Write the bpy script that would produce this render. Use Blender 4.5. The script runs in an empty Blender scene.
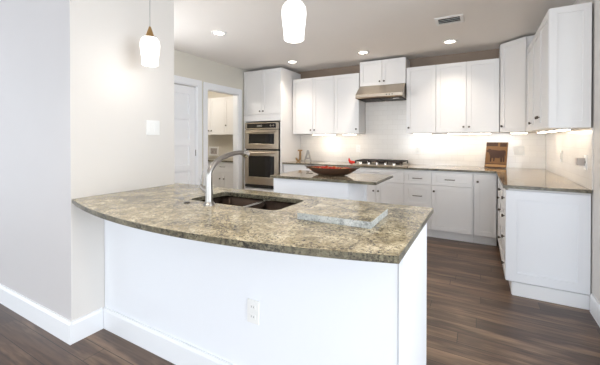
import bpy, bmesh, math, random
from mathutils import Vector, Matrix
from mathutils.geometry import tessellate_polygon
random.seed(7)
PI = math.pi
sc = bpy.context.scene
col = sc.collection

# ------------------------------------------------------------------ camera
cam = bpy.data.cameras.new('camera')
cam.sensor_fit = 'HORIZONTAL'; cam.sensor_width = 36.0
cam.lens = 320.0 / 600.0 * 36.0
cam.shift_y = -(182.5 - 141.77) / 600.0
cam.clip_start = 0.02; cam.clip_end = 200
co = bpy.data.objects.new('camera', cam); col.objects.link(co)
co.location = (0, 0, 1.293)
co.rotation_euler = (PI/2 - 0.008, 0, 0.51)
sc.camera = co
# ------------------------------------------------------------------ light
world = bpy.data.worlds.new('world'); sc.world = world; world.use_nodes = True
bg = world.node_tree.nodes['Background']
bg.inputs[0].default_value = (0.80, 0.89, 1.0, 1); bg.inputs[1].default_value = 1.5
sc.view_settings.view_transform = 'Standard'; sc.view_settings.look = 'None'
sc.view_settings.exposure = 0.4; sc.view_settings.gamma = 1.0
sc.view_settings.use_curve_mapping = False

def area(name, loc, size, power, color, target):
    l = bpy.data.lights.new(name, 'AREA'); l.shape = 'RECTANGLE'
    l.size, l.size_y = size; l.energy = power; l.color = color
    o = bpy.data.objects.new(name, l); col.objects.link(o); o.location = loc
    o.rotation_euler = (Vector(target) - Vector(loc)).to_track_quat('-Z', 'Y').to_euler()
    return o
DAY = (0.84, 0.92, 1.0); WARM = (1.0, 0.80, 0.60)
area('window_daylight', (-2.4, -9.2, 1.4), (2.8, 2.1), 215, DAY, (-1.9, -4, 2.6))
area('window_daylight', (1.6, -9.2, 1.4), (2.8, 2.1), 215, DAY, (0.8, -4, 2.6))
area('window_daylight', (3.75, 0.0, 1.3), (2.6, 2.0), 150, DAY, (-1, 1.0, 2.6))
area('window_daylight', (-5.65, -1.3, 1.3), (2.6, 2.0), 40, DAY, (0, -.6, 4.0))
area('window_daylight', (-3.75, 1.83, 1.5), (.9, 1.3), 32, (.95, .97, 1.0), (-1.5, 3.0, 2.3))  # fill lamp at the added hall window, aimed at the kitchen ceiling

# ------------------------------------------------------------------ materials
def S(r, g, b):   # sRGB 0-255 -> linear
    f = lambda c: (c/255/12.92) if c/255 <= .04045 else ((c/255+.055)/1.055)**2.4
    return (f(r), f(g), f(b), 1)
def mat(name, color, rough=.5, metal=0., spec=.5, emit=None, estr=0., coat=0.):
    m = bpy.data.materials.new(name); m.use_nodes = True
    b = m.node_tree.nodes['Principled BSDF']
    b.inputs['Base Color'].default_value = color
    b.inputs['Roughness'].default_value = rough
    b.inputs['Metallic'].default_value = metal
    b.inputs['Specular IOR Level'].default_value = spec
    b.inputs['Coat Weight'].default_value = coat
    if emit:
        b.inputs['Emission Color'].default_value = emit
        b.inputs['Emission Strength'].default_value = estr
    return m
def nodes(m): return m.node_tree, m.node_tree.nodes['Principled BSDF']
def N(t, kind, **kw):
    n = t.nodes.new(kind)
    for k, v in kw.items(): setattr(n, k, v)
    return n
def coords(t, scale=(1, 1, 1), rot=(0, 0, 0), loc=(0, 0, 0)):
    c = N(t, 'ShaderNodeTexCoord'); m = N(t, 'ShaderNodeMapping')
    m.inputs['Scale'].default_value = scale; m.inputs['Rotation'].default_value = rot
    m.inputs['Location'].default_value = loc
    t.links.new(c.outputs['Object'], m.inputs[0]); return m.outputs[0]
def noise(t, vec, scale, detail=3, rough=.55, dist=0):
    n = N(t, 'ShaderNodeTexNoise'); n.inputs['Scale'].default_value = scale
    n.inputs['Detail'].default_value = detail; n.inputs['Roughness'].default_value = rough
    n.inputs['Distortion'].default_value = dist
    t.links.new(vec, n.inputs['Vector']); return n.outputs['Fac']
def ramp(t, fac, stops):
    r = N(t, 'ShaderNodeValToRGB'); e = r.color_ramp.elements
    while len(e) < len(stops): e.new(.5)
    for i, (p, c) in enumerate(stops): e[i].position = p; e[i].color = c
    t.links.new(fac, r.inputs[0]); return r.outputs[0]
def mix(t, fac, a, b, mode='MIX'):
    m = N(t, 'ShaderNodeMix', data_type='RGBA', blend_type=mode)
    if isinstance(fac, (int, float)): m.inputs[0].default_value = fac
    else: t.links.new(fac, m.inputs[0])
    for s, v in ((6, a), (7, b)):
        if isinstance(v, tuple): m.inputs[s].default_value = v
        else: t.links.new(v, m.inputs[s])
    return m.outputs[2]
def bump(t, b, h, strength=.1, dist=.002):
    n = N(t, 'ShaderNodeBump'); n.inputs['Strength'].default_value = strength
    n.inputs['Distance'].default_value = dist
    t.links.new(h, n.inputs['Height']); t.links.new(n.outputs[0], b.inputs['Normal'])

def paint(name, color, rough=.6, var=.03):
    m = mat(name, color, rough); t, b = nodes(m)
    v = coords(t); n = noise(t, v, 3.0, 2)
    c2 = tuple(x*(1-var) for x in color[:3]) + (1,)
    t.links.new(mix(t, n, color, c2), b.inputs['Base Color'])
    bump(t, b, noise(t, v, 220, 2), .05, .001)
    return m
M = {}
M['wall'] = paint('wall_paint', S(222, 218, 213))
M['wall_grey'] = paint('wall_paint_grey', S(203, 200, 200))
M['wall_taupe'] = paint('wall_paint_taupe', S(144, 126, 110))
M['wall_hall'] = paint('wall_paint_beige', S(218, 214, 203))
M['ceiling'] = paint('ceiling_paint', S(240, 236, 231), .8)
M['trim'] = paint('trim_paint', S(238, 240, 243), .35, .01)
M['cab'] = paint('cabinet_paint', S(236, 235, 234), .35, .01)
M['panel'] = paint('panel_paint', S(238, 241, 246), .4, .01)
M['plastic'] = mat('white_plastic', S(238, 238, 236), .35)
M['plastic_dark'] = mat('socket_slot', S(70, 68, 66), .5)
M['grey_plastic'] = mat('grey_plastic', S(176, 168, 162), .5)
M['knob'] = mat('knob_metal', S(92, 84, 76), .3, 1.)
M['pull'] = mat('pull_metal', S(120, 112, 104), .3, 1.)
M['black'] = mat('black_metal', S(26, 22, 20), .45)
M['iron'] = mat('cast_iron', S(34, 25, 21), .6)
M['glass_dark'] = mat('dark_glass', S(16, 14, 13), .06, 0, .6)
M['chrome'] = mat('chrome', S(225, 225, 225), .12, 1.)
M['brass'] = mat('brass', S(196, 160, 110), .28, 1.)
M['dark'] = mat('dark_gap', S(40, 36, 32), .8)
M['cord'] = mat('cord_grey', S(150, 150, 148), .5)
M['red'] = mat('red_glaze', S(205, 32, 14), .25)
M['letter_wood'] = mat('letter_wood', S(140, 108, 66), .5)
M['letter_metal'] = mat('letter_metal', S(150, 146, 140), .35, .4)
M['filter'] = mat('filter_metal', S(52, 44, 36), .35, 1.)

def brushed(name, color, rough, sc_=(4, 4, 300)):
    m = mat(name, color, rough, 1.); t, b = nodes(m)
    n = noise(t, coords(t, sc_), 1.0, 2)
    t.links.new(mix(t, n, color, tuple(x*.8 for x in color[:3])+(1,)), b.inputs['Base Color'])
    return m
M['steel'] = brushed('stainless_steel', S(196, 184, 168), .28)
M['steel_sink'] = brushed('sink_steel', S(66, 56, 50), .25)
M['nickel'] = brushed('brushed_nickel', S(172, 169, 165), .3)

def granite(name, light, mid, dark, seed=0., rough=.12):
    m = mat(name, light, rough, 0, .5); t, b = nodes(m)
    v = coords(t, loc=(seed, seed*.7, 0))
    n1 = noise(t, v, 11, 6, .75, .4)
    n2 = noise(t, v, 60, 5, .85)
    n3 = noise(t, v, 85, 3, .8)
    c = ramp(t, n1, [(.38, mid), (.62, light)])
    c = mix(t, ramp(t, n2, [(.43, (1, 1, 1, 1)), (.50, (0, 0, 0, 1))]), c, mid)
    c = mix(t, ramp(t, n3, [(.38, (1, 1, 1, 1)), (.43, (0, 0, 0, 1))]), c, dark)
    n4 = noise(t, coords(t, loc=(3.1+seed, 1.7, .3)), 4.3, 6, .7, .8)
    fleck = ramp(t, n4, [(.42, (1, 1, 1, 1)), (.54, (0, 0, 0, 1))])
    spk = ramp(t, noise(t, v, 70, 4, .8), [(.46, (0, 0, 0, 1)), (.53, (.9, .9, .9, 1))])
    f = mix(t, 1.0, fleck, spk, 'MULTIPLY')
    c = mix(t, f, c, dark)
    t.links.new(c, b.inputs['Base Color'])
    return m
M['granite'] = granite('granite_beige', S(222, 211, 180), S(150, 138, 108), S(38, 31, 25))
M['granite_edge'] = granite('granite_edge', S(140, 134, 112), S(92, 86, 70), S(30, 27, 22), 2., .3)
M['granite_slab'] = granite('granite_slab_edge', S(196, 198, 196), S(160, 164, 162), S(100, 104, 104), 5., .4)
M['granite_brown'] = granite('granite_brown', S(208, 192, 166), S(132, 114, 90), S(52, 44, 36), 4., .07)
M['granite_brown'].node_tree.nodes['Principled BSDF'].inputs['Specular IOR Level'].default_value = .9

def plank():
    m = mat('wood_planks', S(90, 70, 58), .3, 0, .5); t, b = nodes(m)
    v = coords(t)
    br = N(t, 'ShaderNodeTexBrick'); br.offset = 0; br.offset_frequency = 2
    br.inputs['Scale'].default_value = 1.0
    br.inputs['Brick Width'].default_value = 1.25; br.inputs['Row Height'].default_value = .125
    br.inputs['Mortar Size'].default_value = .0022; br.inputs['Mortar Smooth'].default_value = .2
    br.inputs['Color1'].default_value = (0, 0, 0, 1); br.inputs['Color2'].default_value = (1, 1, 1, 1)
    br.inputs['Mortar'].default_value = (.5, .5, .5, 1)
    sp = N(t, 'ShaderNodeSeparateXYZ'); t.links.new(v, sp.inputs[0])
    dv_ = N(t, 'ShaderNodeMath', operation='DIVIDE'); t.links.new(sp.outputs[1], dv_.inputs[0]); dv_.inputs[1].default_value = .125
    fl = N(t, 'ShaderNodeMath', operation='FLOOR'); t.links.new(dv_.outputs[0], fl.inputs[0])
    wn = N(t, 'ShaderNodeTexWhiteNoise', noise_dimensions='1D'); t.links.new(fl.outputs[0], wn.inputs['W'])
    ax_ = N(t, 'ShaderNodeMath', operation='MULTIPLY_ADD'); t.links.new(wn.outputs['Value'], ax_.inputs[0]); ax_.inputs[1].default_value = 5.0
    t.links.new(sp.outputs[0], ax_.inputs[2])
    cb = N(t, 'ShaderNodeCombineXYZ'); t.links.new(ax_.outputs[0], cb.inputs[0]); t.links.new(sp.outputs[1], cb.inputs[1])
    t.links.new(cb.outputs[0], br.inputs['Vector'])
    tone = mix(t, br.outputs['Color'], S(80, 62, 52), S(122, 97, 78))
    # streaky grain, shifted per plank
    add = N(t, 'ShaderNodeVectorMath', operation='MULTIPLY_ADD')
    t.links.new(br.outputs['Color'], add.inputs[0]); add.inputs[1].default_value = (7, 3, 5)
    t.links.new(coords(t, (1.8, 34, 1)), add.inputs[2])
    g = noise(t, add.outputs[0], 1.2, 6, .65, .6)
    c = mix(t, ramp(t, g, [(.30, (1, 1, 1, 1)), (.60, (0, 0, 0, 1))]), tone, S(56, 42, 36))
    g2 = noise(t, coords(t, (.7, 5, 1)), 2.0, 4, .6)
    c = mix(t, ramp(t, g2, [(.5, (0, 0, 0, 1)), (.72, (.7, .7, .7, 1))]), c, S(164, 136, 110))
    c = mix(t, br.outputs['Fac'], c, S(36, 28, 25))
    t.links.new(c, b.inputs['Base Color'])
    r = N(t, 'ShaderNodeMapRange'); r.inputs[3].default_value = .22; r.inputs[4].default_value = .42
    t.links.new(g, r.inputs[0]); t.links.new(r.outputs[0], b.inputs['Roughness'])
    bump(t, b, g, .12, .002)
    return m
M['floor'] = plank()
def tiles():
    m = mat('subway_tile', S(236, 232, 224), .15); t, b = nodes(m)
    c = N(t, 'ShaderNodeTexCoord'); sp = N(t, 'ShaderNodeSeparateXYZ'); cb = N(t, 'ShaderNodeCombineXYZ')
    t.links.new(c.outputs['Object'], sp.inputs[0])
    a = N(t, 'ShaderNodeMath', operation='ADD')
    t.links.new(sp.outputs[0], a.inputs[0]); t.links.new(sp.outputs[1], a.inputs[1])
    t.links.new(a.outputs[0], cb.inputs[0]); t.links.new(sp.outputs[2], cb.inputs[1])
    br = N(t, 'ShaderNodeTexBrick'); br.inputs['Scale'].default_value = 1.0
    br.inputs['Brick Width'].default_value = .152; br.inputs['Row Height'].default_value = .076
    br.inputs['Mortar Size'].default_value = .0016
    br.inputs['Color1'].default_value = S(240, 236, 230); br.inputs['Color2'].default_value = S(236, 232, 226)
    br.inputs['Mortar'].default_value = S(226, 221, 214)
    t.links.new(cb.outputs[0], br.inputs['Vector']); t.links.new(br.outputs['Color'], b.inputs['Base Color'])
    inv = N(t, 'ShaderNodeMath', operation='SUBTRACT'); inv.inputs[0].default_value = 1
    t.links.new(br.outputs['Fac'], inv.inputs[1]); bump(t, b, inv.outputs[0], .3, .001)
    return m
M['tile'] = tiles()
def wood(name, a, b_, scale=(3, 40, 40)):
    m = mat(name, a, .5); t, b = nodes(m)
    t.links.new(mix(t, noise(t, coords(t, scale), 1, 4), a, b_), b.inputs['Base Color']); return m
M['bowl_wood'] = wood('bowl_wood', S(84, 56, 36), S(38, 26, 18))
M['board'] = wood('board_wood', S(140, 100, 56), S(104, 72, 40), (30, 30, 4))
M['board_light'] = wood('board_light_wood', S(178, 140, 92), S(150, 112, 70), (30, 30, 4))
M['cow'] = mat('cow_ink', S(62, 34, 20), .6)
def potp():
    m = mat('potpourri', S(200, 70, 30), .7); t, b = nodes(m)
    v = N(t, 'ShaderNodeTexVoronoi'); v.inputs['Scale'].default_value = 28
    t.links.new(coords(t), v.inputs['Vector'])
    sp = N(t, 'ShaderNodeSeparateColor'); t.links.new(v.outputs['Color'], sp.inputs[0])
    t.links.new(ramp(t, sp.outputs[0], [(.15, S(190, 48, 26)), (.4, S(206, 106, 62)), (.6, S(150, 76, 44)), (.8, S(206, 150, 96))]), b.inputs['Base Color'])
    return m
M['potpourri'] = potp()
def glow(name, color, s): return mat(name, (1, 1, 1, 1), .4, emit=color, estr=s)
M['strip'] = glow('strip_light', (1, .84, .64, 1), 12)
M['lens'] = glow('downlight_lens', (1, .88, .74, 1), 14)
M['shade'] = glow('lamp_shade_glass', (1, .97, .93, 1), 1.3)

# ------------------------------------------------------------------ mesh helpers
class MB:
    def __init__(s): s.bm = bmesh.new()
    def box(s, x0, y0, z0, x1, y1, z1):
        v = [s.bm.verts.new(p) for p in ((x0,y0,z0),(x1,y0,z0),(x1,y1,z0),(x0,y1,z0),(x0,y0,z1),(x1,y0,z1),(x1,y1,z1),(x0,y1,z1))]
        for f in ((0,3,2,1),(4,5,6,7),(0,1,5,4),(1,2,6,5),(2,3,7,6),(3,0,4,7)): s.bm.faces.new([v[i] for i in f])
        return s
    def prism(s, loops, h0, h1, axis='z', mi_side=0):
        """loops: outline and holes, 2-D; extruded along axis from h0 to h1"""
        def P(a, b, h): return {'z': (a, b, h), 'y': (a, h, b), 'x': (h, a, b)}[axis]
        lo = [[s.bm.verts.new(P(a, b, h0)) for a, b in l] for l in loops]
        hi = [[s.bm.verts.new(P(a, b, h1)) for a, b in l] for l in loops]
        fl = [v for l in lo for v in l]; fh = [v for l in hi for v in l]
        for t in tessellate_polygon([[Vector((a, b, 0)) for a, b in l] for l in loops]):
            s.bm.faces.new([fl[i] for i in t]); s.bm.faces.new([fh[i] for i in t])
        for l, h in zip(lo, hi):
            n = len(l)
            for i in range(n):
                f = s.bm.faces.new((l[i], l[(i+1) % n], h[(i+1) % n], h[i])); f.material_index = mi_side
        return s
    def cyl(s, p0, p1, r0, r1=None, n=16):
        return s.tube([p0, p1], [r0, r0 if r1 is None else r1], n)
    def tube(s, pts, radii, n=14, cap=True):
        pts = [Vector(p) for p in pts]; rings = []
        if isinstance(radii, (int, float)): radii = [radii]*len(pts)
        up = None
        for i, p in enumerate(pts):
            d = (pts[min(i+1, len(pts)-1)] - pts[max(i-1, 0)]).normalized()
            if up is None: up = Vector((0, 0, 1)) if abs(d.z) < .9 else Vector((1, 0, 0))
            a = d.cross(up).normalized(); b = a.cross(d).normalized(); up = b
            rings.append([s.bm.verts.new(p + (a*math.cos(2*PI*k/n) + b*math.sin(2*PI*k/n))*radii[i]) for k in range(n)])
        for r, q in zip(rings, rings[1:]):
            for k in range(n): s.bm.faces.new((r[k], r[(k+1) % n], q[(k+1) % n], q[k]))
        if cap: s.bm.faces.new(rings[0][::-1]); s.bm.faces.new(rings[-1])
        return s
    def lathe(s, prof, c=(0, 0, 0), n=24, sx=1, sy=1):
        rings = []
        for r, z in prof:
            if r < 1e-5: rings.append([s.bm.verts.new((c[0], c[1], c[2]+z))])
            else: rings.append([s.bm.verts.new((c[0]+r*sx*math.cos(2*PI*k/n), c[1]+r*sy*math.sin(2*PI*k/n), c[2]+z)) for k in range(n)])
        for r, q in zip(rings, rings[1:]):
            for k in range(n):
                k2 = (k+1) % n
                if len(r) == 1 and len(q) == 1: continue
                if len(r) == 1: s.bm.faces.new((r[0], q[k2], q[k]))
                elif len(q) == 1: s.bm.faces.new((r[k], r[k2], q[0]))
                else: s.bm.faces.new((r[k], r[k2], q[k2], q[k]))
        return s
    def build(s, name, m, parent=None, bevel=0, smooth=False, world=False):
        bm = s.bm
        bmesh.ops.recalc_face_normals(bm, faces=bm.faces)
        if world and parent: bmesh.ops.translate(bm, verts=bm.verts, vec=-Vector(parent.location))
        me = bpy.data.meshes.new(name); bm.to_mesh(me); bm.free()
        for mm in (m if isinstance(m, list) else [m]): me.materials.append(mm)
        o = bpy.data.objects.new(name, me); col.objects.link(o)
        if parent: o.parent = parent
        if smooth:
            for p in me.polygons: p.use_smooth = True
            me.set_sharp_from_angle(angle=math.radians(40))
        if bevel:
            b = o.modifiers.new('bevel', 'BEVEL'); b.width = bevel; b.segments = 2
            b.limit_method = 'ANGLE'; b.angle_limit = math.radians(50)
        return o
def tag(o, label=None, cat=None, group=None, kind=None):
    if label: o['label'] = label
    if cat: o['category'] = cat
    if group: o['group'] = group
    if kind: o['kind'] = kind
    return o
def thing(name, loc, label, cat, rz=0, group=None):
    o = bpy.data.objects.new(name, None); col.objects.link(o); o.empty_display_size = .05
    o.location = loc; o.rotation_euler = (0, 0, rz)
    return tag(o, label, cat, group)
def dup(root, loc, label=None, rz=None, lights=True):
    bpy.context.view_layer.update()
    r = root.copy(); col.objects.link(r); r.location = loc
    if rz is not None: r.rotation_euler = (0, 0, rz)
    if label: r['label'] = label
    for ch in list(root.children):
        c = ch.copy(); col.objects.link(c); c.parent = r
        for g in list(ch.children):
            d = g.copy(); col.objects.link(d); d.parent = c
    return r
def struct(name, mb, m, label, cat, bevel=0, **k):
    o = mb.build(name, m, None, bevel, **k); return tag(o, label, cat, kind='structure')

# ------------------------------------------------------------------ setting
CH = 2.51                         # ceiling height
XR, YB, XL = .745, 5.06, -3.6     # right wall, back wall, hall wall
XC, YN, YC = -2.25, 1.055, 1.846  # near wall corner
struct('floor', MB().box(-6, -9.4, -.1, 4, 5.3, 0), M['floor'], 'dark brown wood plank floor with greyish streaks', 'floor')
struct('ceiling', MB().box(-6, -9.4, CH, 4, 5.3, CH+.1), M['ceiling'], 'flat pale grey ceiling with recessed lights', 'ceiling')
struct('wall_back', MB().box(XL-.1, YB, 0, XR+.12, YB+.12, CH), M['wall_taupe'], 'back kitchen wall behind the cooktop and wall cabinets', 'wall')
struct('wall_right', MB().box(XR, 2.3, 0, XR+.12, YB, CH), M['wall'], 'right wall at the end of the cabinet run', 'wall')
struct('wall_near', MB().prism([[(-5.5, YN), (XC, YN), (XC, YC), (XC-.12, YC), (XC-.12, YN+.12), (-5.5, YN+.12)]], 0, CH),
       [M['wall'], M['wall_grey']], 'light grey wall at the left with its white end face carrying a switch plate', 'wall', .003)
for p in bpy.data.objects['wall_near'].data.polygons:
    p.material_index = 1 if p.normal.y < -.9 else 0  # front-facing faces get a darker grey than the other faces
dL = [(YN+.12, 0), (2.55, 0), (2.55, 2.07), (3.352, 2.07), (3.352, 0), (3.549, 0), (3.549, 2.06), (4.262, 2.06), (4.262, 0), (YB, 0), (YB, CH), (YN+.12, CH)]
struct('wall_left', MB().prism([dL, [(1.38, .85), (2.28, .85), (2.28, 2.15), (1.38, 2.15)]], XL-.1, XL, 'x'), M['wall_hall'], 'beige wall with a panelled door and an open doorway', 'wall')
struct('wall_utility', MB().box(-5.6, 4.93, 0, XL-.1, 5.03, CH), M['wall_hall'], 'far wall of the utility room seen through the doorway', 'wall')
struct('wall_utility_side', MB().prism([[(-5.6, 4.93), (-5.6, 2.2), (XL-.1, 2.2), (XL-.1, 2.3), (-5.5, 2.3), (-5.5, 4.93)]], 0, CH), M['wall_hall'], 'side wall of the utility room beyond the doorway', 'wall')
# the living area behind the camera, with its windows
struct('wall_front', MB().prism([[(-5.6, 0), (3.7, 0), (3.7, CH), (-5.6, CH)],
       [(-3.7, .5), (-1.1, .5), (-1.1, 2.5-.1), (-3.7, 2.4)], [(.3, .5), (2.9, .5), (2.9, 2.4), (.3, 2.4)]], -9.15, -9.03, 'y'), M['wall'], 'living room wall with two tall windows', 'wall')
struct('wall_side_left', MB().prism([[(-9.03, 0), (YN, 0), (YN, CH), (-9.03, CH)], [(-2.6, .5), (0, .5), (0, 2.4), (-2.6, 2.4)]], -5.6, -5.5, 'x'), M['wall'], 'living room wall on the left with one window', 'wall')
struct('wall_side_right', MB().prism([[(-9.03, 0), (2.42, 0), (2.42, CH), (-9.03, CH)], [(-1.3, .5), (1.3, .5), (1.3, 2.4), (-1.3, 2.4)]], 3.6, 3.7, 'x'), M['wall'], 'living room wall on the right with one window', 'wall')
struct('wall_return', MB().box(XR+.12, 2.3, 0, 3.7, 2.42, CH), M['wall'], 'living room wall beside the kitchen', 'wall')
k = 1
for (a, b, plane, ax) in ((-3.7, -1.1, -9.09, 'y'), (.3, 2.9, -9.09, 'y'), (-2.6, 0, -5.55, 'x'), (-1.3, 1.3, 3.65, 'x'), (1.38, 2.28, -3.65, 'x')):  # last one is an unseen hall window added to light the kitchen
    mid = (a+b)/2; z0, z1 = (.85, 2.15) if k == 5 else (.5, 2.4)
    struct('window_%d' % k, MB().prism([[(a, z0), (b, z0), (b, z1), (a, z1)], [(a+.05, z0+.05), (mid-.03, z0+.05), (mid-.03, z1-.05), (a+.05, z1-.05)],
           [(mid+.03, z0+.05), (b-.05, z0+.05), (b-.05, z1-.05), (mid+.03, z1-.05)]], plane-.03, plane+.03, ax), M['trim'], 'white framed double window of the ' + ('hall' if k == 5 else 'living room'), 'window'); k += 1

# baseboards: profile with a small stepped cap
def baseboard(name, p0, p1, nrm, h=.14, t=.016, label='white baseboard'):
    p0, p1, nrm = Vector(p0), Vector(p1), Vector(nrm)
    mb = MB(); bm = mb.bm
    prof = [(0, 0), (t, 0), (t, h-.02), (t*.55, h-.006), (t*.55, h), (0, h)]
    A = [bm.verts.new((p0.x+nrm.x*u, p0.y+nrm.y*u, v)) for u, v in prof]
    B = [bm.verts.new((p1.x+nrm.x*u, p1.y+nrm.y*u, v)) for u, v in prof]
    n = len(prof)
    for i in range(n): bm.faces.new((A[i], A[(i+1) % n], B[(i+1) % n], B[i]))
    bm.faces.new(A); bm.faces.new(B[::-1])
    return struct(name, mb, M['trim'], label, 'baseboard')
PF = 1.26          # face of the peninsula's front panel
PXR = -.25        # face of the peninsula's end panel
baseboard('baseboard_near', (-5.5, YN), (XC+.016, YN), (0, -1), label='white baseboard along the grey left wall')
baseboard('baseboard_column', (XC, YN), (XC, PF-.017), (1, 0), label='short white baseboard on the wall end beside the peninsula')
baseboard('baseboard_right', (XR, 2.3), (XR, 3.145), (-1, 0), label='white baseboard of the right wall')

# door and doorway in the hall wall
def casing(name, y0, y1, z, label, w=.085):
    mb = MB().prism([[(y0-w, 0), (y0, 0), (y0, z), (y1, z), (y1, 0), (y1+w, 0), (y1+w, z+w+.01), (y0-w, z+w+.01)]], XL, XL+.018, 'x')
    mb.prism([[(y0-.012, 0), (y0+.012, 0), (y0+.012, z-.012), (y1-.012, z-.012), (y1-.012, 0), (y1+.012, 0), (y1+.012, z+.01), (y0-.012, z+.01)]], XL-.1, XL+.004, 'x')
    return struct(name, mb, M['trim'], label, 'door casing', .002)
casing('trim_1', 2.55, 3.352, 2.07, 'white casing around the closed panelled door', .078)
casing('trim_2', 3.549, 4.262, 2.06, 'white casing around the open doorway', .08)
d = thing('door_1', (XL-.02, 2.565, 0), 'closed white door with five horizontal panels', 'door'); d['kind'] = 'structure'
mb = MB(); W = .772; H_ = 2.045
mb.box(-.035, 0, .008, -.018, W, H_)
st = .11
for a, b in ((0, st), (W-st, W)): mb.box(-.03, a, .008, 0, b, H_)
zz = [.008, .2]
ph = (H_-.2-.11-4*.085)/5
rails = [(.008, .2)]; z_ = .2
for i in range(5):
    z_ += ph; rails.append((z_, z_+.085 if i < 4 else H_)); z_ += .085
for a, b in rails: mb.box(-.03, st, a, 0, W-st, b)
leaf = mb.build('door_panel', M['trim'], d, .002)
for z_ in (.25, 1.05, 1.8): MB().cyl((.004, W+.004, z_), (.004, W+.004, z_+.09), .006).build('hinge', M['knob'], d)
MB().lathe([(0, .06), (.02, .056), (.027, .04), (.02, .024), (.01, .02), (.01, .004), (.03, .002), (.03, 0)]).build('doorknob', M['knob'], d, smooth=True)
dk = d.children[-1]; dk.rotation_euler = (0, PI/2, 0); dk.location = (0, .07, .95)

# tile backsplash (two walls)
bs = MB().box(-2.81, YB-.008, .9145, XR-.009, YB-.0005, 1.378).box(-1.61, YB-.008, 1.378, -.91, YB-.0005, 2.095).build('tile_backsplash', M['tile'])
tag(bs, 'glossy white subway tile backsplash behind the cooktop', 'backsplash')
bs = MB().box(XR-.008, 3.145, .9145, XR-.0005, YB-.009, 1.378).build('tile_backsplash', M['tile'])
tag(bs, 'glossy white tile backsplash on the right wall beside the plug adapter', 'backsplash')

# ------------------------------------------------------------------ cabinets
def knob(parent, x, z, y=0, m='knob', r=.014):
    o = MB().lathe([(0, .026), (r*.8, .025), (r, .018), (r*.85, .011), (.005, .009), (.005, 0), (0, 0)], n=14).build('knob', M[m], parent, smooth=True)
    o.rotation_euler = (PI/2, 0, 0); o.location = (x, y, z); return o
def pull(parent, x, z, w=.11, y=0):
    mb = MB().tube([(-w/2, 0, 0), (-w/2, -.022, 0), (-w/2+.006, -.028, 0), (w/2-.006, -.028, 0), (w/2, -.022, 0), (w/2, 0, 0)], .005, 8)
    o = mb.build('handle', M['pull'], parent, smooth=True); o.location = (x, y, z); return o
G = .0025
def front(parent, x0, x1, z0, z1, name='door', rail=.055, m='cab', kn=None, kind='knob'):
    """shaker front facing -Y, its face at local y=0"""
    x0 += G; x1 -= G; z0 += G; z1 -= G
    mb = MB(); r = rail; rz = min(rail, (z1-z0)*.26)
    mb.prism([[(x0, z0), (x1, z0), (x1, z1), (x0, z1)], [(x0+r, z0+rz), (x1-r, z0+rz), (x1-r, z1-rz), (x0+r, z1-rz)]], 0, .02, 'y')
    mb.box(x0+r-.002, .009, z0+rz-.002, x1-r+.002, .018, z1-rz+.002)
    o = mb.build(name, M[m], parent, .0015)
    if kn: (knob if kind == 'knob' else pull)(o, kn[0], kn[1])
    return o
def cab_body(parent, x0, x1, z0, z1, depth, toe=0, m='cab', y0=.021):
    mb = MB().box(x0, y0, z0+toe, x1, depth, z1)
    if toe: mb.box(x0, .075, z0, x1, depth, z0+toe)
    return mb.build('body', M[m], parent)
Z0u, Z1u = 1.38, 2.317
UD = YB - 4.75 - .003
def upper(name, x0, x1, z0, z1, doors, label, depth=UD, group=None):
    t = thing(name, (x0, 4.75, z0), label, 'cabinet', group=group)
    cab_body(t, .001, x1-x0-.001, 0, z1-z0, depth)
    for a, b, kx, kz in doors: front(t, a-x0, b-x0, 0, z1-z0, kn=(kx-x0, kz-z0))
    return t
upper('wall_cabinet', -2.805, -2.030, Z0u, Z1u, [(-2.80, -2.415, -2.45, 1.445), (-2.415, -2.03, -2.38, 1.445)], 'white double-door wall cabinet next to the oven tower')
upper('wall_cabinet', -2.030, -1.615, Z0u, Z1u, [(-2.03, -1.615, -1.66, 1.45)], 'white single-door wall cabinet just left of the range hood')
upper('wall_cabinet', -1.605, -.920, 2.10, 2.475, [(-1.605, -1.2625, -1.295, 2.155), (-1.2625, -.92, -1.23, 2.155)], 'short white double-door cabinet mounted above the range hood')
upper('wall_cabinet', -.912, -.519, Z0u, Z1u, [(-.912, -.519, -.878, 1.455)], 'white single-door wall cabinet just right of the range hood')
upper('wall_cabinet', -.519, .224, Z0u, Z1u, [(-.519, -.1475, -.18, 1.455), (-.1475, .224, -.115, 1.455)], 'white double-door wall cabinet beside the tall corner cabinet')
# diagonal corner cabinet
cx0, cy0, cx1, cy1 = .228, 4.75, .474, 4.504
t = thing('corner_cabinet', (cx0, cy0, Z0u), 'tall white angled wall cabinet filling the back corner', 'cabinet')
Lc = math.hypot(cx1-cx0, cy1-cy0)
MB().prism([[(0.001, .024), (.245, -.222), (XR-.01-cx0, -.222), (XR-.01-cx0, YB-.003-.008-cy0), (.001, YB-.011-cy0)]], 0, 1.105).build('body', M['cab'], t)
dd = front(t, 0.004, Lc-.004, 0, 1.105, kn=(.04, .075)); dd.rotation_euler = (0, 0, -PI/4); dd.location = (0, 0, 0)
# right-hand wall cabinets, doors facing the left
t = thing('wall_cabinet', (.474, 4.49, Z0u), 'white wall cabinet on the right wall with its panelled end facing the room', 'cabinet', -PI/2)
Lr = 4.49-3.165; dp = XR-.474-.012
cab_body(t, 0, Lr, 0, Z1u-Z0u, dp)
s3 = Lr/3
front(t, 0, s3, 0, Z1u-Z0u, kn=(s3-.04, .08)); front(t, s3, 2*s3, 0, Z1u-Z0u, kn=(2*s3-.04, .11)); front(t, 2*s3, Lr, 0, Z1u-Z0u, kn=(2*s3+.04, .11))
ep = front(t, 0, dp, 0, Z1u-Z0u, name='end_panel', rail=.05)
ep.rotation_euler = (0, 0, PI/2); ep.location = (Lr+.02, 0, 0)

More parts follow.
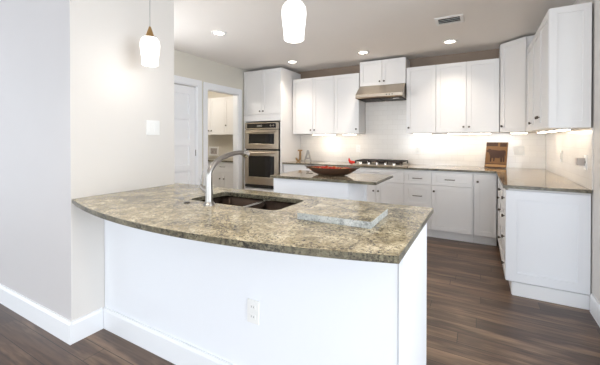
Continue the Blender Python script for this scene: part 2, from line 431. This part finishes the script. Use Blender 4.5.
# oven tower
OF = 4.40
t = thing('oven_cabinet', (-3.586, OF, 0), 'tall white cabinet tower holding the wall ovens', 'cabinet')
wT = .771; dT = YB-OF-.003
mb = MB().box(.0, .021, 1.60, wT, dT, 2.465).box(0, .021, .1, .048, dT, 1.6).box(.752, .021, .1, wT, dT, 1.6).box(.048, .021, .1, .752, dT, .455)
mb.box(.048, dT-.02, .455, .752, dT, 1.6).box(0, .08, 0, wT, dT, .1)
mb.build('body', M['cab'], t)
MB().box(.003, 0, 1.60, wT-.003, .021, 1.705).box(.003, 0, .105, .046, .021, 1.60).box(.754, 0, .105, wT-.003, .021, 1.6).build('filler_panel', M['cab'], t, .0015)
hw = .386
front(t, 0, hw, 1.71, 2.462, kn=(hw-.035, 1.765)); front(t, hw, wT, 1.71, 2.462, kn=(hw+.035, 1.765))
front(t, .046, .754, .11, .45, 'drawer', kn=(.4, .28), kind='pull')
ov = thing('double_wall_oven', (-3.586+.385, OF-.012, .47), 'stainless double wall oven with black glass doors built into the tower', 'oven')
def ob(name, m, *boxes, parent=None, bevel=.002):
    mb = MB()
    for b in boxes: mb.box(*b)
    return mb.build(name, M[m], parent or ov, bevel)
ob('body', 'dark', (-.335, .012, 0, .335, .6, 1.10))
o = ob('control_panel', 'steel', (-.347, -.008, .992, .347, .032, 1.105))
ob('display', 'glass_dark', (-.30, -.0105, 1.012, .30, -.008, 1.088), parent=o)
for i in range(2): MB().cyl((.20+.055*i, -.011, 1.05), (.20+.055*i, -.022, 1.05), .014).build('knob', M['steel'], o)
ob('indicator', 'letter_metal', (-.08, -.0118, 1.035, .02, -.0105, 1.062), parent=o, bevel=0)
def ovendoor(z0, z1, w0, w1, hz):
    mb = MB().prism([[(-.347, z0), (.347, z0), (.347, z1), (-.347, z1)], [(-.265, w0), (.265, w0), (.265, w1), (-.265, w1)]], -.012, .03, 'y')
    o = mb.build('oven_door', M['steel'], ov, .003)
    ob('window', 'glass_dark', (-.265, -.009, w0, .265, .02, w1), parent=o, bevel=0)
    hb = MB().tube([(-.30, -.05, hz), (.30, -.05, hz)], .011, 10)
    for sx in (-.27, .27): hb.cyl((sx, -.012, hz), (sx, -.05, hz), .007)
    hb.build('handle', M['steel'], o, smooth=True)
ovendoor(.66, .982, .745, .912, .945)
ovendoor(.055, .632, .185, .540, .598)
ob('vent', 'black', (-.347, -.004, .005, .347, .03, .048), bevel=0)

# base cabinets along the back wall
BY = 4.46; BT = .887; BD = YB-BY-.003; TOE = .114
def base(x0, x1, label, fronts, name='base_cabinet'):
    t = thing(name, (x0, BY, 0), label, 'cabinet')
    cab_body(t, .001, x1-x0-.001, 0, BT, BD, TOE)
    for nm, a, b, z0, z1, kx, kz, kind in fronts:
        front(t, a-x0, b-x0, z0, z1, nm, kn=(kx-x0, kz) if kx is not None else None, kind=kind)
    return t
ZD = .695
base(-2.812, -2.23, 'white base cabinet beside the oven tower, mostly behind the island', [('drawer', -2.81, -2.23, ZD, .87, -2.52, .78, 'pull'), ('door', -2.81, -2.23, TOE, ZD, -2.28, .62, 'knob')])
base(-2.23, -1.65, 'white base cabinet left of the cooktop, mostly behind the island', [('drawer', -2.23, -1.65, ZD, .87, -1.94, .78, 'pull'), ('door', -2.23, -1.65, TOE, ZD, -1.70, .62, 'knob')])
base(-1.65, -.883, 'white double-door base cabinet under the cooktop', [('panel', -1.65, -.883, ZD, .87, None, 0, ''), ('door', -1.65, -1.2665, TOE, ZD, -1.30, .565, 'knob'), ('door', -1.2665, -.883, TOE, ZD, -1.233, .565, 'knob')])
base(-.883, -.54, 'narrow white stack of drawers right of the cooktop', [('drawer', -.883, -.54, .695, .87, -.711, .776, 'pull'), ('drawer', -.883, -.54, .40, .695, -.711, .545, 'pull'), ('drawer', -.883, -.54, TOE, .40, -.711, .26, 'pull')])
base(-.54, -.056, 'white base cabinet with one drawer above one wide door', [('drawer', -.54, -.07, .695, .87, -.32, .778, 'pull'), ('door', -.54, -.07, TOE, .695, -.507, .62, 'knob')])
t = base(-.056, .19, 'white full-height base door cabinet in the inner corner', [('door', -.045, .185, TOE, .87, -.012, .775, 'knob')])
# right run
RX = .196
t = thing('base_cabinet', (RX, 4.455, 0), 'white base cabinet run against the right wall with a large panelled end', 'cabinet', -PI/2)
LR = 4.455-3.186; RD = XR-RX-.003
MB().box(0, .021, TOE, LR, RD, BT).box(0, .045, 0, LR, RD, TOE).build('body', M['cab'], t)
front(t, 0, .42, TOE, .87, kn=(.38, .66))
for z0, z1, kz in ((.695, .87, .785), (.46, .695, .58), (TOE, .46, .3)):
    front(t, .42, .86, z0, z1, 'drawer', kn=(.64, kz))
for z0, z1, kz in ((.695, .87, .785), (.56, .695, .63), (.34, .56, .45), (TOE, .34, .22)):
    front(t, .86, LR, z0, z1, 'drawer', kn=(1.17, kz))
ep = front(t, 0, RD-.002, TOE, .872, name='end_panel', rail=.075, m='panel')
ep.rotation_euler = (0, 0, PI/2); ep.location = (LR+.021, 0, 0)
kb = MB().box(.0, 0, 0, RD-.058, .014, TOE-.004).build('kick_board', M['trim'], t, .001)
kb.rotation_euler = (0, 0, PI/2); kb.location = (LR+.015, .05, 0)

# ------------------------------------------------------------------ worktops
def slab(name, loops, z0, z1, label, mats=None, cat='worktop', bevel=.003):
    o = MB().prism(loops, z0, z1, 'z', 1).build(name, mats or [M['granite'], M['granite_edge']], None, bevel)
    return tag(o, label, cat)
slab('granite_worktop', [[(-2.812, BY-.028), (RX-.02, BY-.028), (RX-.02, 3.138), (XR-.009, 3.138), (XR-.009, YB-.009), (-2.812, YB-.009)]],
     BT, .914, 'L-shaped granite worktop along the back and right walls', [M['granite_brown'], M['granite_edge']])
# peninsula
def arc(n=26):
    pts = []
    for i in range(n+1):
        u = i/n; x = XC+.002 + (-.225-XC-.002)*u
        y = 1.062 - .162*(1-(2*u-1)**2)**1.0 - .0*u
        pts.append((x, y))
    return pts
def rounded(x0, y0, x1, y1, r, n=6):
    out = []
    for cx, cy, a0 in ((x1-r, y0+r, -PI/2), (x1-r, y1-r, 0), (x0+r, y1-r, PI/2), (x0+r, y0+r, PI)):
        for i in range(n+1): a = a0+PI/2*i/n; out.append((cx+r*math.cos(a), cy+r*math.sin(a)))
    return out
SX0, SY0, SX1, SY1 = -1.60, 1.41, -.935, 1.755
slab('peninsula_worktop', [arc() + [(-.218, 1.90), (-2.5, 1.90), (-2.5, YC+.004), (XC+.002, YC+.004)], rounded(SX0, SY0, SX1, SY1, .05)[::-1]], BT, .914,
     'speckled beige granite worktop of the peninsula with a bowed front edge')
# body of the peninsula
t = thing('kitchen_peninsula', (-1.2, 1.5, 0), 'white peninsula base with a plain front panel and end panel', 'cabinet')
MB().box(XC+.003, PF, 0, PXR-.021, PF+.02, BT).build('front_panel', M['panel'], t, world=True)
MB().box(PXR-.019, PF-.004, 0, PXR, 1.885, BT).build('end_panel', M['panel'], t, .002, world=True)
mb = MB(); prof = [(0, 0), (.016, 0), (.016, .12), (.009, .134), (.009, .14), (0, .14)]
A = [mb.bm.verts.new((XC+.003, PF-u, v)) for u, v in prof]; B = [mb.bm.verts.new((PXR-.02, PF-u, v)) for u, v in prof]
for i in range(6): mb.bm.faces.new((A[i], A[(i+1) % 6], B[(i+1) % 6], B[i]))
mb.bm.faces.new(A); mb.bm.faces.new(B[::-1])
mb.build('baseboard', M['trim'], t, world=True)
MB().box(XC+.003, 1.83, .1, PXR-.021, 1.85, BT).box(XC+.003, 1.78, 0, PXR-.021, 1.80, .1).build('back_frame', M['cab'], t, world=True)
n = 4; wseg = (PXR-.021-XC-.003)/n
for i in range(n):
    f = front(t, 0, wseg, .105, .86, 'door', kn=(.045 if i % 2 else wseg-.045, .76)); f.rotation_euler = (0, 0, PI)
    f.location = (XC+.003+wseg*(i+1)+1.2, 1.87-1.5, 0)

# island
IX0, IX1, IY0, IY1 = -1.92, -.79, 2.785, 3.43
slab('island_worktop', [[(IX0, IY0), (IX1, IY0), (IX1, IY1), (IX0, IY1)]], .887, .914, 'small rectangular granite worktop of the island', [M['granite_brown'], M['granite_edge']])
t = thing('kitchen_island', (-1.4, 3.1, 0), 'small white kitchen island standing between the peninsula and the back run', 'kitchen island')
MB().box(-1.905, 2.83, 0, -1.07, 3.40, .887).build('body', M['panel'], t, .002, world=True)
MB().box(-1.909, 2.818, 0, -1.067, 2.83, .12).box(-1.069, 2.82, 0, -1.055, 3.40, .12).build('baseboard', M['trim'], t, .002, world=True)
MB().box(-1.072, 2.826, .12, -1.062, 2.90, .87).box(-1.072, 3.33, .12, -1.062, 3.40, .87).box(-1.072, 2.9, .80, -1.062, 3.33, .87).build('side_panel', M['panel'], t, world=True)

# ------------------------------------------------------------------ sink
t = thing('double_sink', (-1.275, 1.58, BT), 'double bowl stainless sink set under the peninsula worktop', 'sink')
def bowl(x0, x1):
    mb = MB(); rings = []
    for r, zz, ins in ((.05, 0, 0), (.05, -.15, .006), (.05, -.19, .03), (.03, -.20, .06)):
        rings.append([mb.bm.verts.new((x, y, zz)) for x, y in rounded(x0+ins, SY0-.004+ins-1.58, x1-ins, SY1+.004-ins-1.58, r)])
    for a, b in zip(rings, rings[1:]):
        for i in range(len(a)): mb.bm.faces.new((a[i], a[(i+1) % len(a)], b[(i+1) % len(a)], b[i]))
    mb.bm.faces.new(rings[-1])
    return mb
dv = -1.232+1.275
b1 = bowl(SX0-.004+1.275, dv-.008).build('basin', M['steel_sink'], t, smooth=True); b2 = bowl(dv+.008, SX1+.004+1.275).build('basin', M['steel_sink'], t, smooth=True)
for b in (b1, b2):
    sm = b.modifiers.new('thickness', 'SOLIDIFY'); sm.thickness = .002
for b, cx in ((b1, (SX0+1.275+dv)/2), (b2, (SX1+1.275+dv)/2)):
    MB().lathe([(0, .004), (.03, .004), (.042, .002), (.042, -.001), (0, -.001)], (cx, 0, -.20)).build('drain', M['chrome'], b, smooth=True)
MB().box(dv-.011, SY0-1.58+.004, -.04, dv+.011, SY1-1.58-.004, .0).build('divider', M['chrome'], t, .003)

# faucet
t = thing('kitchen_faucet', (-1.356, 1.352, .914), 'tall brushed nickel arched faucet standing in front of the sink', 'faucet')
pts = []; rad = []
for i in range(8): pts.append((0, 0, .012+.155*i/7)); rad.append(.0225-.005*i/7)
for i in range(1, 17):
    a = PI/2*i/16
    pts.append((0, .27*(1-math.cos(a)), .167+.125*math.sin(a))); rad.append(.0175-.0035*i/16)
pe = Vector(pts[-1])
for i in range(1, 4):
    pts.append((pe.x, pe.y+.012*i, pe.z-.0015*i*i*.5)); rad.append(.014+.001*i)
MB().tube(pts, rad, 18).build('spout', M['nickel'], t, smooth=True)
q = Vector(pts[-1])
MB().tube([(q.x, q.y-.012, q.z+.004), (q.x, q.y+.008, q.z-.001), (q.x, q.y+.03, q.z-.006), (q.x, q.y+.036, q.z-.008)], [.016, .019, .027, .025], 18).build('spray_head', M['chrome'], t, smooth=True)
MB().lathe([(0, 0), (.034, 0), (.034, .006), (.027, .014), (.0235, .02), (0, .02)]).build('base_flange', M['nickel'], t, smooth=True)
h = MB().tube([(-.015, 0, .075), (-.045, -.008, .095), (-.06, -.012, .112)], [.013, .012, .010], 12).build('handle', M['nickel'], t, smooth=True)
MB().tube([(-.052, -.012, .10), (-.060, -.006, .14), (-.054, .004, .195)], [.0045, .0035, .003], 8).build('lever', M['nickel'], h, smooth=True)
o = MB().lathe([(0, .006), (.012, .006), (.018, .003), (.019, 0), (0, 0)], (0, 0, 0)).build('air_switch', M['black'], smooth=True)
o.location = (-1.52, 1.335, .914); tag(o, 'small dark button on the worktop left of the faucet', 'button')

# spare granite slab lying on the worktop
o = MB().prism([[(-.178, -.146), (.178, -.146), (.178, .146), (-.178, .146)]], 0, .031, 'z', 1).build('granite_offcut', [M['granite'], M['granite_slab']], None, .002)
o.location = (-.574, 1.463, .914); o.rotation_euler = (0, 0, .008)
tag(o, 'loose rectangular granite slab with pale edges lying on the peninsula', 'granite slab')

# ------------------------------------------------------------------ cooktop and hood
t = thing('gas_cooktop', (-1.263, 4.74, .914), 'stainless gas cooktop with black cast iron grates on the back worktop', 'cooktop')
MB().box(-.36, -.265, 0, .36, .235, .02).build('body', M['steel'], t, .004)
for gx in (-.235, 0, .235):
    mb = MB(); w = .108
    for yy in (-.20, .18): mb.box(gx-w, yy, .05, gx+w, yy+.014, .068)
    for xx in (gx-w, gx-.007, gx+w-.014): mb.box(xx, -.20, .052, xx+.014, .194, .068)
    for yy in (-.1, -.01, .08): mb.box(gx-w, yy, .052, gx+w, yy+.012, .066)
    for xx in (gx-w, gx+w-.014):
        for yy in (-.20, .18): mb.box(xx, yy, .02, xx+.014, yy+.014, .052)
    mb.build('grate', M['iron'], t, .002)
for bx, by in ((-.235, -.09), (-.235, .1), (0, .02), (.235, -.09), (.235, .1)):
    MB().lathe([(0, .022), (.035, .022), (.04, .018), (.05, .012), (.05, 0), (0, 0)], (bx, by, .02)).build('burner', M['iron'], t, smooth=True)
for kx in (-.24, -.12, 0, .12, .24):
    MB().lathe([(0, .03), (.017, .03), (.02, .026), (.022, 0), (0, 0)], (kx, -.238, .02), 16).build('knob', M['chrome'], t, smooth=True)

t = thing('range_hood', (-1.2625, YB-.012, 1.89), 'stainless under-cabinet range hood above the cooktop', 'range hood')
hw = .3395
prof = [(-.505, .015), (-.505, .06), (-.30, .208), (-.02, .208), (-.02, .0), (-.49, .0)]
mb = MB().prism([[(y, z) for y, z in prof]], -hw, hw, 'x')
mb.build('body', M['steel'], t, .003)
MB().box(-hw+.02, -.47, -.004, hw-.02, -.06, -.0005).build('filter_frame', M['dark'], t)
mb = MB()
for s_ in (-1, 1):
    x0, x1 = (-hw+.02, -.006) if s_ < 0 else (.006, hw-.02)
    for i in range(14):
        xx = x0+.008+(x1-x0-.03)*i/13
        mb.box(xx, -.46, -.012, xx+.011, -.07, -.006)
mb.build('filter', M['filter'], t)
for xx in (.12, .16, .20): MB().cyl((xx, -.506, .037), (xx, -.511, .037), .008, n=12).build('button', M['black'], t)
MB().box(.19, -.43, -.016, .27, -.37, -.0125).build('lamp', M['plastic'], t)

# ------------------------------------------------------------------ lamps
def strip(loc, w, label, rz=0):
    t = thing('under_cabinet_light', loc, label, 'light', rz, 'under-cabinet strip lights')
    MB().box(-w/2, -.03, -.012, w/2, .03, -.0005).build('housing', M['plastic'], t, .002)
    MB().box(-w/2+.008, -.024, -.018, w/2-.008, .024, -.012).build('diffuser', M['strip'], t)
    return t
zb = Z0u
strip((-2.25, 4.84, zb), .40, 'glowing strip light under the double wall cabinet next to the oven tower')
strip((-1.80, 4.84, zb), .22, 'glowing strip light under the single wall cabinet left of the hood')
strip((-.71, 4.84, zb), .24, 'glowing strip light under the single wall cabinet right of the hood')
strip((-.12, 4.84, zb), .52, 'long glowing strip light under the double wall cabinet right of the hood')
strip((.43, 4.78, zb), .20, 'glowing strip light under the angled corner cabinet', -PI/4)
strip((.60, 4.30, zb), .34, 'glowing strip light under the right wall cabinet, farthest from the room', -PI/2)
strip((.60, 3.82, zb), .34, 'glowing strip light under the middle of the right wall cabinet', -PI/2)
strip((.60, 3.37, zb), .30, 'glowing strip light under the near end of the right wall cabinet', -PI/2)

def downlight(x, y, label, power=36):
    t = thing('recessed_light', (x, y, CH), label, 'ceiling light', group='recessed ceiling lights')
    MB().lathe([(.055, -.001), (.058, -.008), (.085, -.006), (.09, -.001), (.09, 0), (.055, 0)], n=32).build('trim_ring', M['plastic'], t, smooth=True)
    MB().lathe([(0, -.004), (.057, -.004), (.057, -.001), (0, -.001)], n=32).build('lens', M['lens'], t)
    l = bpy.data.lights.new('downlight_beam', 'SPOT'); l.energy = power; l.color = (1, .86, .72); l.spot_size = 1.9; l.spot_blend = 1.0; l.shadow_soft_size = .06
    o = bpy.data.objects.new('downlight_beam', l); col.objects.link(o); o.parent = t; o.location = (0, 0, -.02)
downlight(-2.60, 2.75, 'recessed ceiling light nearest the hall door')
downlight(-2.56, 4.33, 'recessed ceiling light in front of the oven tower')
downlight(-1.42, 4.35, 'recessed ceiling light in front of the range hood')
downlight(-.32, 4.39, 'recessed ceiling light beside the air vent')

for x, y, w_ in ((-1.5, .55, 'left'), (-.2, .55, 'middle'), (1.1, .55, 'right'), (-3.0, -1.6, 'rear left'), (-.5, -1.6, 'rear middle'), (1.8, -1.6, 'rear right')):  # unseen downlights added to even out the light
    downlight(x, y, 'recessed ceiling light of the living area, ' + w_, 38)

def pendant(x, y, label):
    t = thing('pendant_lamp', (x, y, 1.792), label, 'pendant lamp', group='pendants over the peninsula')
    prof = [(0, .005), (.044, .0), (.050, .004), (.053, .05), (.059, .10), (.062, .135), (.059, .165), (.044, .187), (.024, .193), (0, .193)]
    MB().lathe(prof, n=32).build('lamp_shade', M['shade'], t, smooth=True)
    MB().lathe([(0, .19), (.03, .191), (.027, .20), (.010, .25), (.007, .262), (0, .262)]).build('cap', M['brass'], t, smooth=True)
    MB().cyl((0, 0, .26), (0, 0, CH-1.782-.02), .0022, n=8).build('cord', M['cord'], t)
    MB().lathe([(0, CH-1.782-.03), (.04, CH-1.782-.028), (.06, CH-1.782-.002), (0, CH-1.782-.002)]).build('canopy', M['brass'], t, smooth=True)
    l = bpy.data.lights.new('pendant_bulb', 'POINT'); l.energy = 1.2; l.color = (1, .92, .84); l.shadow_soft_size = .06
    o = bpy.data.objects.new('pendant_bulb', l); col.objects.link(o); o.parent = t; o.location = (0, 0, -.07)
pendant(-1.947, 1.40, 'white glass pendant lamp hanging before the grey wall end')
pendant(-.818, 1.40, 'white glass pendant lamp hanging over the middle of the peninsula')

# ceiling vent
t = thing('ceiling_vent', (-.27, 3.60, CH), 'small rectangular white air vent in the ceiling', 'vent')
MB().prism([[(-.13, -.115), (.13, -.115), (.13, .115), (-.13, .115)], [(-.10, -.075), (.10, -.075), (.10, .075), (-.10, .075)]], -.008, 0).build('frame', M['plastic'], t, .002)
MB().box(-.10, -.075, -.003, .10, .075, -.001).build('backing', M['dark'], t)
for i in range(3):
    o = MB().box(-.10, -.022, -.001, .10, .022, .001).build('louver', M['plastic'], t)
    o.location = (0, -.045+.045*i, -.012+.004); o.rotation_euler = (.5, 0, 0)

# ------------------------------------------------------------------ outlets, switches
def outlet(loc, rz, label, dark=.0):
    t = thing('wall_outlet', loc, label, 'outlet', rz)
    MB().box(-.035, -.006, -.0575, .035, 0, .0575).build('cover_plate', M['plastic'], t, .002)
    for s_ in (-1, 1):
        o = MB().prism([rounded(-.017, s_*.024-.014, .017, s_*.024+.014, .008, 4)], -.009, -.006, 'y').build('socket', M['plastic'], t)
        MB().box(-.008, -.0095, s_*.024-.003, -.006, -.009, s_*.024+.006).box(.006, -.0095, s_*.024-.003, .008, -.009, s_*.024+.005).build('slot', M['plastic_dark'], o)
    return t
outlet((-.967, PF-.0005, .445), 0, 'white double outlet on the front panel of the peninsula')
outlet((-.80, YB-.0085, 1.13), 0, 'white double outlet on the tile right of the cooktop')
outlet((-1.73, YB-.0085, 1.14), 0, 'white double outlet on the tile left of the cooktop')
outlet((XR-.0085, 4.15, 1.12), -PI/2, 'white double outlet on the right wall tile near the corner')
outlet((XR-.0085, 3.30, 1.11), -PI/2, 'white double outlet behind the grey plug at the end of the right wall')
def switch(loc, rz, label):
    t = thing('light_switch', loc, label, 'light switch', rz)
    MB().box(-.058, -.006, -.0575, .058, 0, .0575).build('cover_plate', M['plastic'], t, .002)
    for s_ in (-1, 1): MB().box(s_*.023-.016, -.009, -.033, s_*.023+.016, -.006, .033).build('rocker', M['plastic'], t, .001)
switch((XC+.0005, 1.64, 1.384), PI/2, 'white double rocker switch on the grey wall end above the peninsula')
switch((.457, YB-.0085, 1.145), 0, 'white double rocker switch on the tile right of the cow picture board')
t = thing('plug_adapter', (XR-.018, 3.31, 1.115), 'grey square plug adapter in the outlet at the end of the right wall', 'plug adapter', -PI/2)
MB().box(-.028, -.05, -.03, .028, 0, .03).build('body', M['grey_plastic'], t, .005)
MB().box(-.02, -.002, -.012, .02, .008, .012).build('neck', M['black'], t)

# ------------------------------------------------------------------ things on the worktops
# cow board
t = thing('cow_picture_board', (.185, 4.903, .919), 'brown wooden board with a dark cow figure leaning on the back tile', 'picture board', -.30)
tilt = -.26
bw, bh = .125, .345
def P3(o): o.rotation_euler = (tilt, 0, 0); return o
bd = P3(MB().box(-bw, 0, 0, bw, .014, bh).build('board', M['board'], t, .002))
MB().box(-bw+.006, -.003, .012, bw-.006, 0, .045).build('ledge', M['board_light'], bd)
MB().box(-bw, -.002, 0, bw, 0, .011).box(-bw, -.002, .046, bw, 0, .056).build('dark_band', M['cow'], bd)
cow = [(-.108, .235), (-.118, .222), (-.105, .205), (-.088, .205), (-.080, .185), (-.070, .150), (-.068, .078), (-.052, .078), (-.050, .130), (-.030, .128),
       (-.028, .085), (-.014, .085), (-.012, .135), (.035, .132), (.050, .140), (.056, .078), (.072, .078), (.074, .145), (.082, .120), (.084, .082), (.098, .082),
       (.100, .205), (.106, .16), (.111, .16), (.108, .222), (.094, .238), (.03, .232), (-.03, .240), (-.062, .243), (-.078, .256), (-.082, .246), (-.096, .262), (-.094, .248)]
MB().prism([cow], -.004, 0, 'y').build('cow_figure', M['cow'], bd)
MB().box(-bw, -.002, .29, bw*.1, 0, bh-.005).box(bw*.3, -.002, .285, bw*.9, 0, bh-.012).build('dark_patch', M['cow'], bd)

# letters
def arcp(cx, cy, r, a0, a1, n=8): return [(cx+r*math.cos(a0+(a1-a0)*i/n), cy+r*math.sin(a0+(a1-a0)*i/n)) for i in range(n+1)]
J = [(.058, .2), (-.025, .2), (-.025, .178), (.004, .178), (.004, .055)] + arcp(-.018, .05, .022, 0, -PI, 8)[1:] + [(-.066, .062), (-.066, .045)] + arcp(-.018, .052, .050, PI*1.05, PI*2, 10)[1:] + [(.032, .178), (.058, .178)]
o = MB().prism([J], -.012, .012, 'y').build('letter_ornament', M['letter_wood'], None, .002)
o.location = (-2.70, 4.80, .912); tag(o, 'brown wooden letter J standing on the back worktop', 'letter')
A_ = [(-.075, 0), (-.048, 0), (-.034, .045), (.034, .045), (.048, 0), (.075, 0), (.015, .195), (-.015, .195)]
Ah = [(-.026, .068), (.026, .068), (0, .155)]
o = MB().prism([A_, Ah], -.010, .010, 'y').build('letter_ornament', M['letter_metal'], None, .002)
o.location = (-2.53, 4.80, .914); tag(o, 'pale grey letter A standing beside the wooden J', 'letter')

# red bird ornament beside the cooktop
o = MB().tube([(-.055, 0, .095), (-.052, 0, .06), (-.035, 0, .035), (0, 0, .028), (.035, 0, .03), (.06, 0, .045)], [.006, .016, .026, .028, .022, .008], 14).build('red_ornament', M['red'], smooth=True)
o.location = (-1.665, 4.60, .914); tag(o, 'small bright red ornament with an upturned tip left of the cooktop', 'ornament')

# dough bowl
t = thing('wooden_bowl', (-1.362, 3.12, .914), 'long dark wooden boat-shaped bowl on the island filled with red potpourri', 'bowl', .06)
def hull(inner):
    mb = MB(); rings = []; n = 40
    lv = ([(.14, .075, .0), (.20, .105, .02), (.255, .125, .045), (.31, .135, .078)] if not inner else [(.08, .05, .012), (.17, .09, .022), (.222, .115, .045), (.272, .126, .076)])
    for a, b, z_ in lv:
        r = []
        for k in range(n):
            th = 2*PI*k/n; cxx = math.cos(th); e = abs(cxx)**3
            r.append(mb.bm.verts.new((a*cxx, b*math.sin(th)*(1-.25*e), z_ + (.012*e if z_ > .03 else 0))))
        rings.append(r)
    return mb, rings, n
mb, ro, n = hull(False)
def addring(mb, lv):
    r = []
    a, b, z_ = lv
    for k in range(n):
        th = 2*PI*k/n; cxx = math.cos(th); e = abs(cxx)**3
        r.append(mb.bm.verts.new((a*cxx, b*math.sin(th)*(1-.25*e), z_ + (.012*e if z_ > .03 else 0))))
    return r
ri = [addring(mb, l) for l in ((.293, .124, .078), (.240, .113, .046), (.17, .088, .024), (.08, .05, .012))]
allr = ro + ri
for a, b in zip(allr, allr[1:]):
    for k in range(n): mb.bm.faces.new((a[k], a[(k+1) % n], b[(k+1) % n], b[k]))
mb.bm.faces.new(allr[0]); mb.bm.faces.new(allr[-1])
mb.build('bowl_shell', M['bowl_wood'], t, smooth=True)
mb = MB()
for i in range(170):
    u = random.uniform(-1, 1); v = random.uniform(-1, 1)
    if u*u+v*v > 1: continue
    x, y = u*.25, v*.10; zc = .062 + .018*(1-u*u-v*v) + random.uniform(-.006, .006)
    r = random.uniform(.012, .02)
    mt = Matrix.Translation((x, y, zc)) @ Matrix.Rotation(random.uniform(0, 6), 4, 'Z') @ Matrix.Rotation(random.uniform(-.7, .7), 4, 'X') @ Matrix.Diagonal((r*1.4, r, r*.55, 1))
    bmesh.ops.create_icosphere(mb.bm, subdivisions=1, radius=1, matrix=mt)
pp = mb.build('potpourri', M['potpourri'])
pp.location = (-1.362, 3.12, .914); pp.rotation_euler = (0, 0, .06)
tag(pp, 'loose red and orange potpourri heaped in the wooden bowl', 'potpourri', kind='stuff')

# ------------------------------------------------------------------ utility room beyond the doorway
UY = 4.32
def ucab(name, x0, x1, y, z0, z1, depth, fr, label, toe=0):
    t = thing(name, (x0, y, z0), label, 'cabinet')
    cab_body(t, .001, x1-x0-.001, 0, z1-z0, depth, toe)
    for nm, a, b, p, q, kx, kz, kd in fr: front(t, a-x0, b-x0, p-z0, q-z0, nm, kn=(kx-x0, kz-z0), kind=kd)
ucab('base_cabinet', -4.33, -3.715, UY, 0, BT, 4.925-UY, [('drawer', -4.33, -3.715, .70, .87, -4.0, .80, 'pull'), ('door', -4.33, -4.02, .11, .7, -4.06, .585, 'knob'), ('door', -4.02, -3.715, .11, .7, -3.965, .585, 'knob')], 'white base cabinet in the utility room just inside the doorway', .1)
ucab('base_cabinet', -4.95, -4.33, UY, 0, BT, 4.925-UY, [('drawer', -4.95, -4.33, .70, .87, -4.6, .80, 'pull'), ('door', -4.95, -4.33, .11, .7, -4.40, .585, 'knob')], 'white base cabinet farther left in the utility room', .1)
o = slab('utility_worktop', [[(-4.97, UY-.025), (-3.705, UY-.025), (-3.705, 4.925), (-4.97, 4.925)]], BT, .914, 'brown granite worktop in the utility room', [M['granite_brown'], M['granite_edge']])
ucab('wall_cabinet', -4.24, -3.715, 4.62, 1.38, 2.10, .305, [('door', -4.24, -3.715, 1.38, 2.10, -4.19, 1.555, 'knob')], 'white single-door wall cabinet in the utility room nearest the oven tower')
ucab('wall_cabinet', -4.95, -4.24, 4.62, 1.38, 2.10, .305, [('door', -4.95, -4.595, 1.38, 2.10, -4.63, 1.46, 'knob'), ('door', -4.595, -4.24, 1.38, 2.10, -4.56, 1.46, 'knob')], 'white double-door wall cabinet farther left in the utility room')
t = thing('utility_box', (-4.80, 4.929, .95), 'white framed recessed utility box on the far utility room wall', 'utility box')
MB().prism([[(-.13, 0), (.13, 0), (.13, .19), (-.13, .19)], [(-.095, .035), (.095, .035), (.095, .155), (-.095, .155)]], -.02, 0, 'y').build('frame', M['plastic'], t, .002)
MB().box(-.095, -.004, .035, .095, -.001, .155).build('recess', M['grey_plastic'], t)
for s_ in (-1, 1): MB().cyl((s_*.04, -.03, .08), (s_*.04, -.004, .08), .012).build('valve', M['chrome'], t)
l = bpy.data.lights.new('utility_lamp', 'POINT'); l.energy = 22; l.color = (1, .93, .84); l.shadow_soft_size = .15  # lamp added out of view to light the utility room
t = thing('ceiling_lamp', (-4.5, 3.5, CH), 'round ceiling lamp of the utility room', 'ceiling light')
MB().lathe([(0, -.07), (.08, -.062), (.13, -.03), (.14, -.001), (0, -.001)]).build('lamp_shade', M['shade'], t, smooth=True)
o = bpy.data.objects.new('utility_lamp', l); col.objects.link(o); o.parent = t; o.location = (0, 0, -.2)
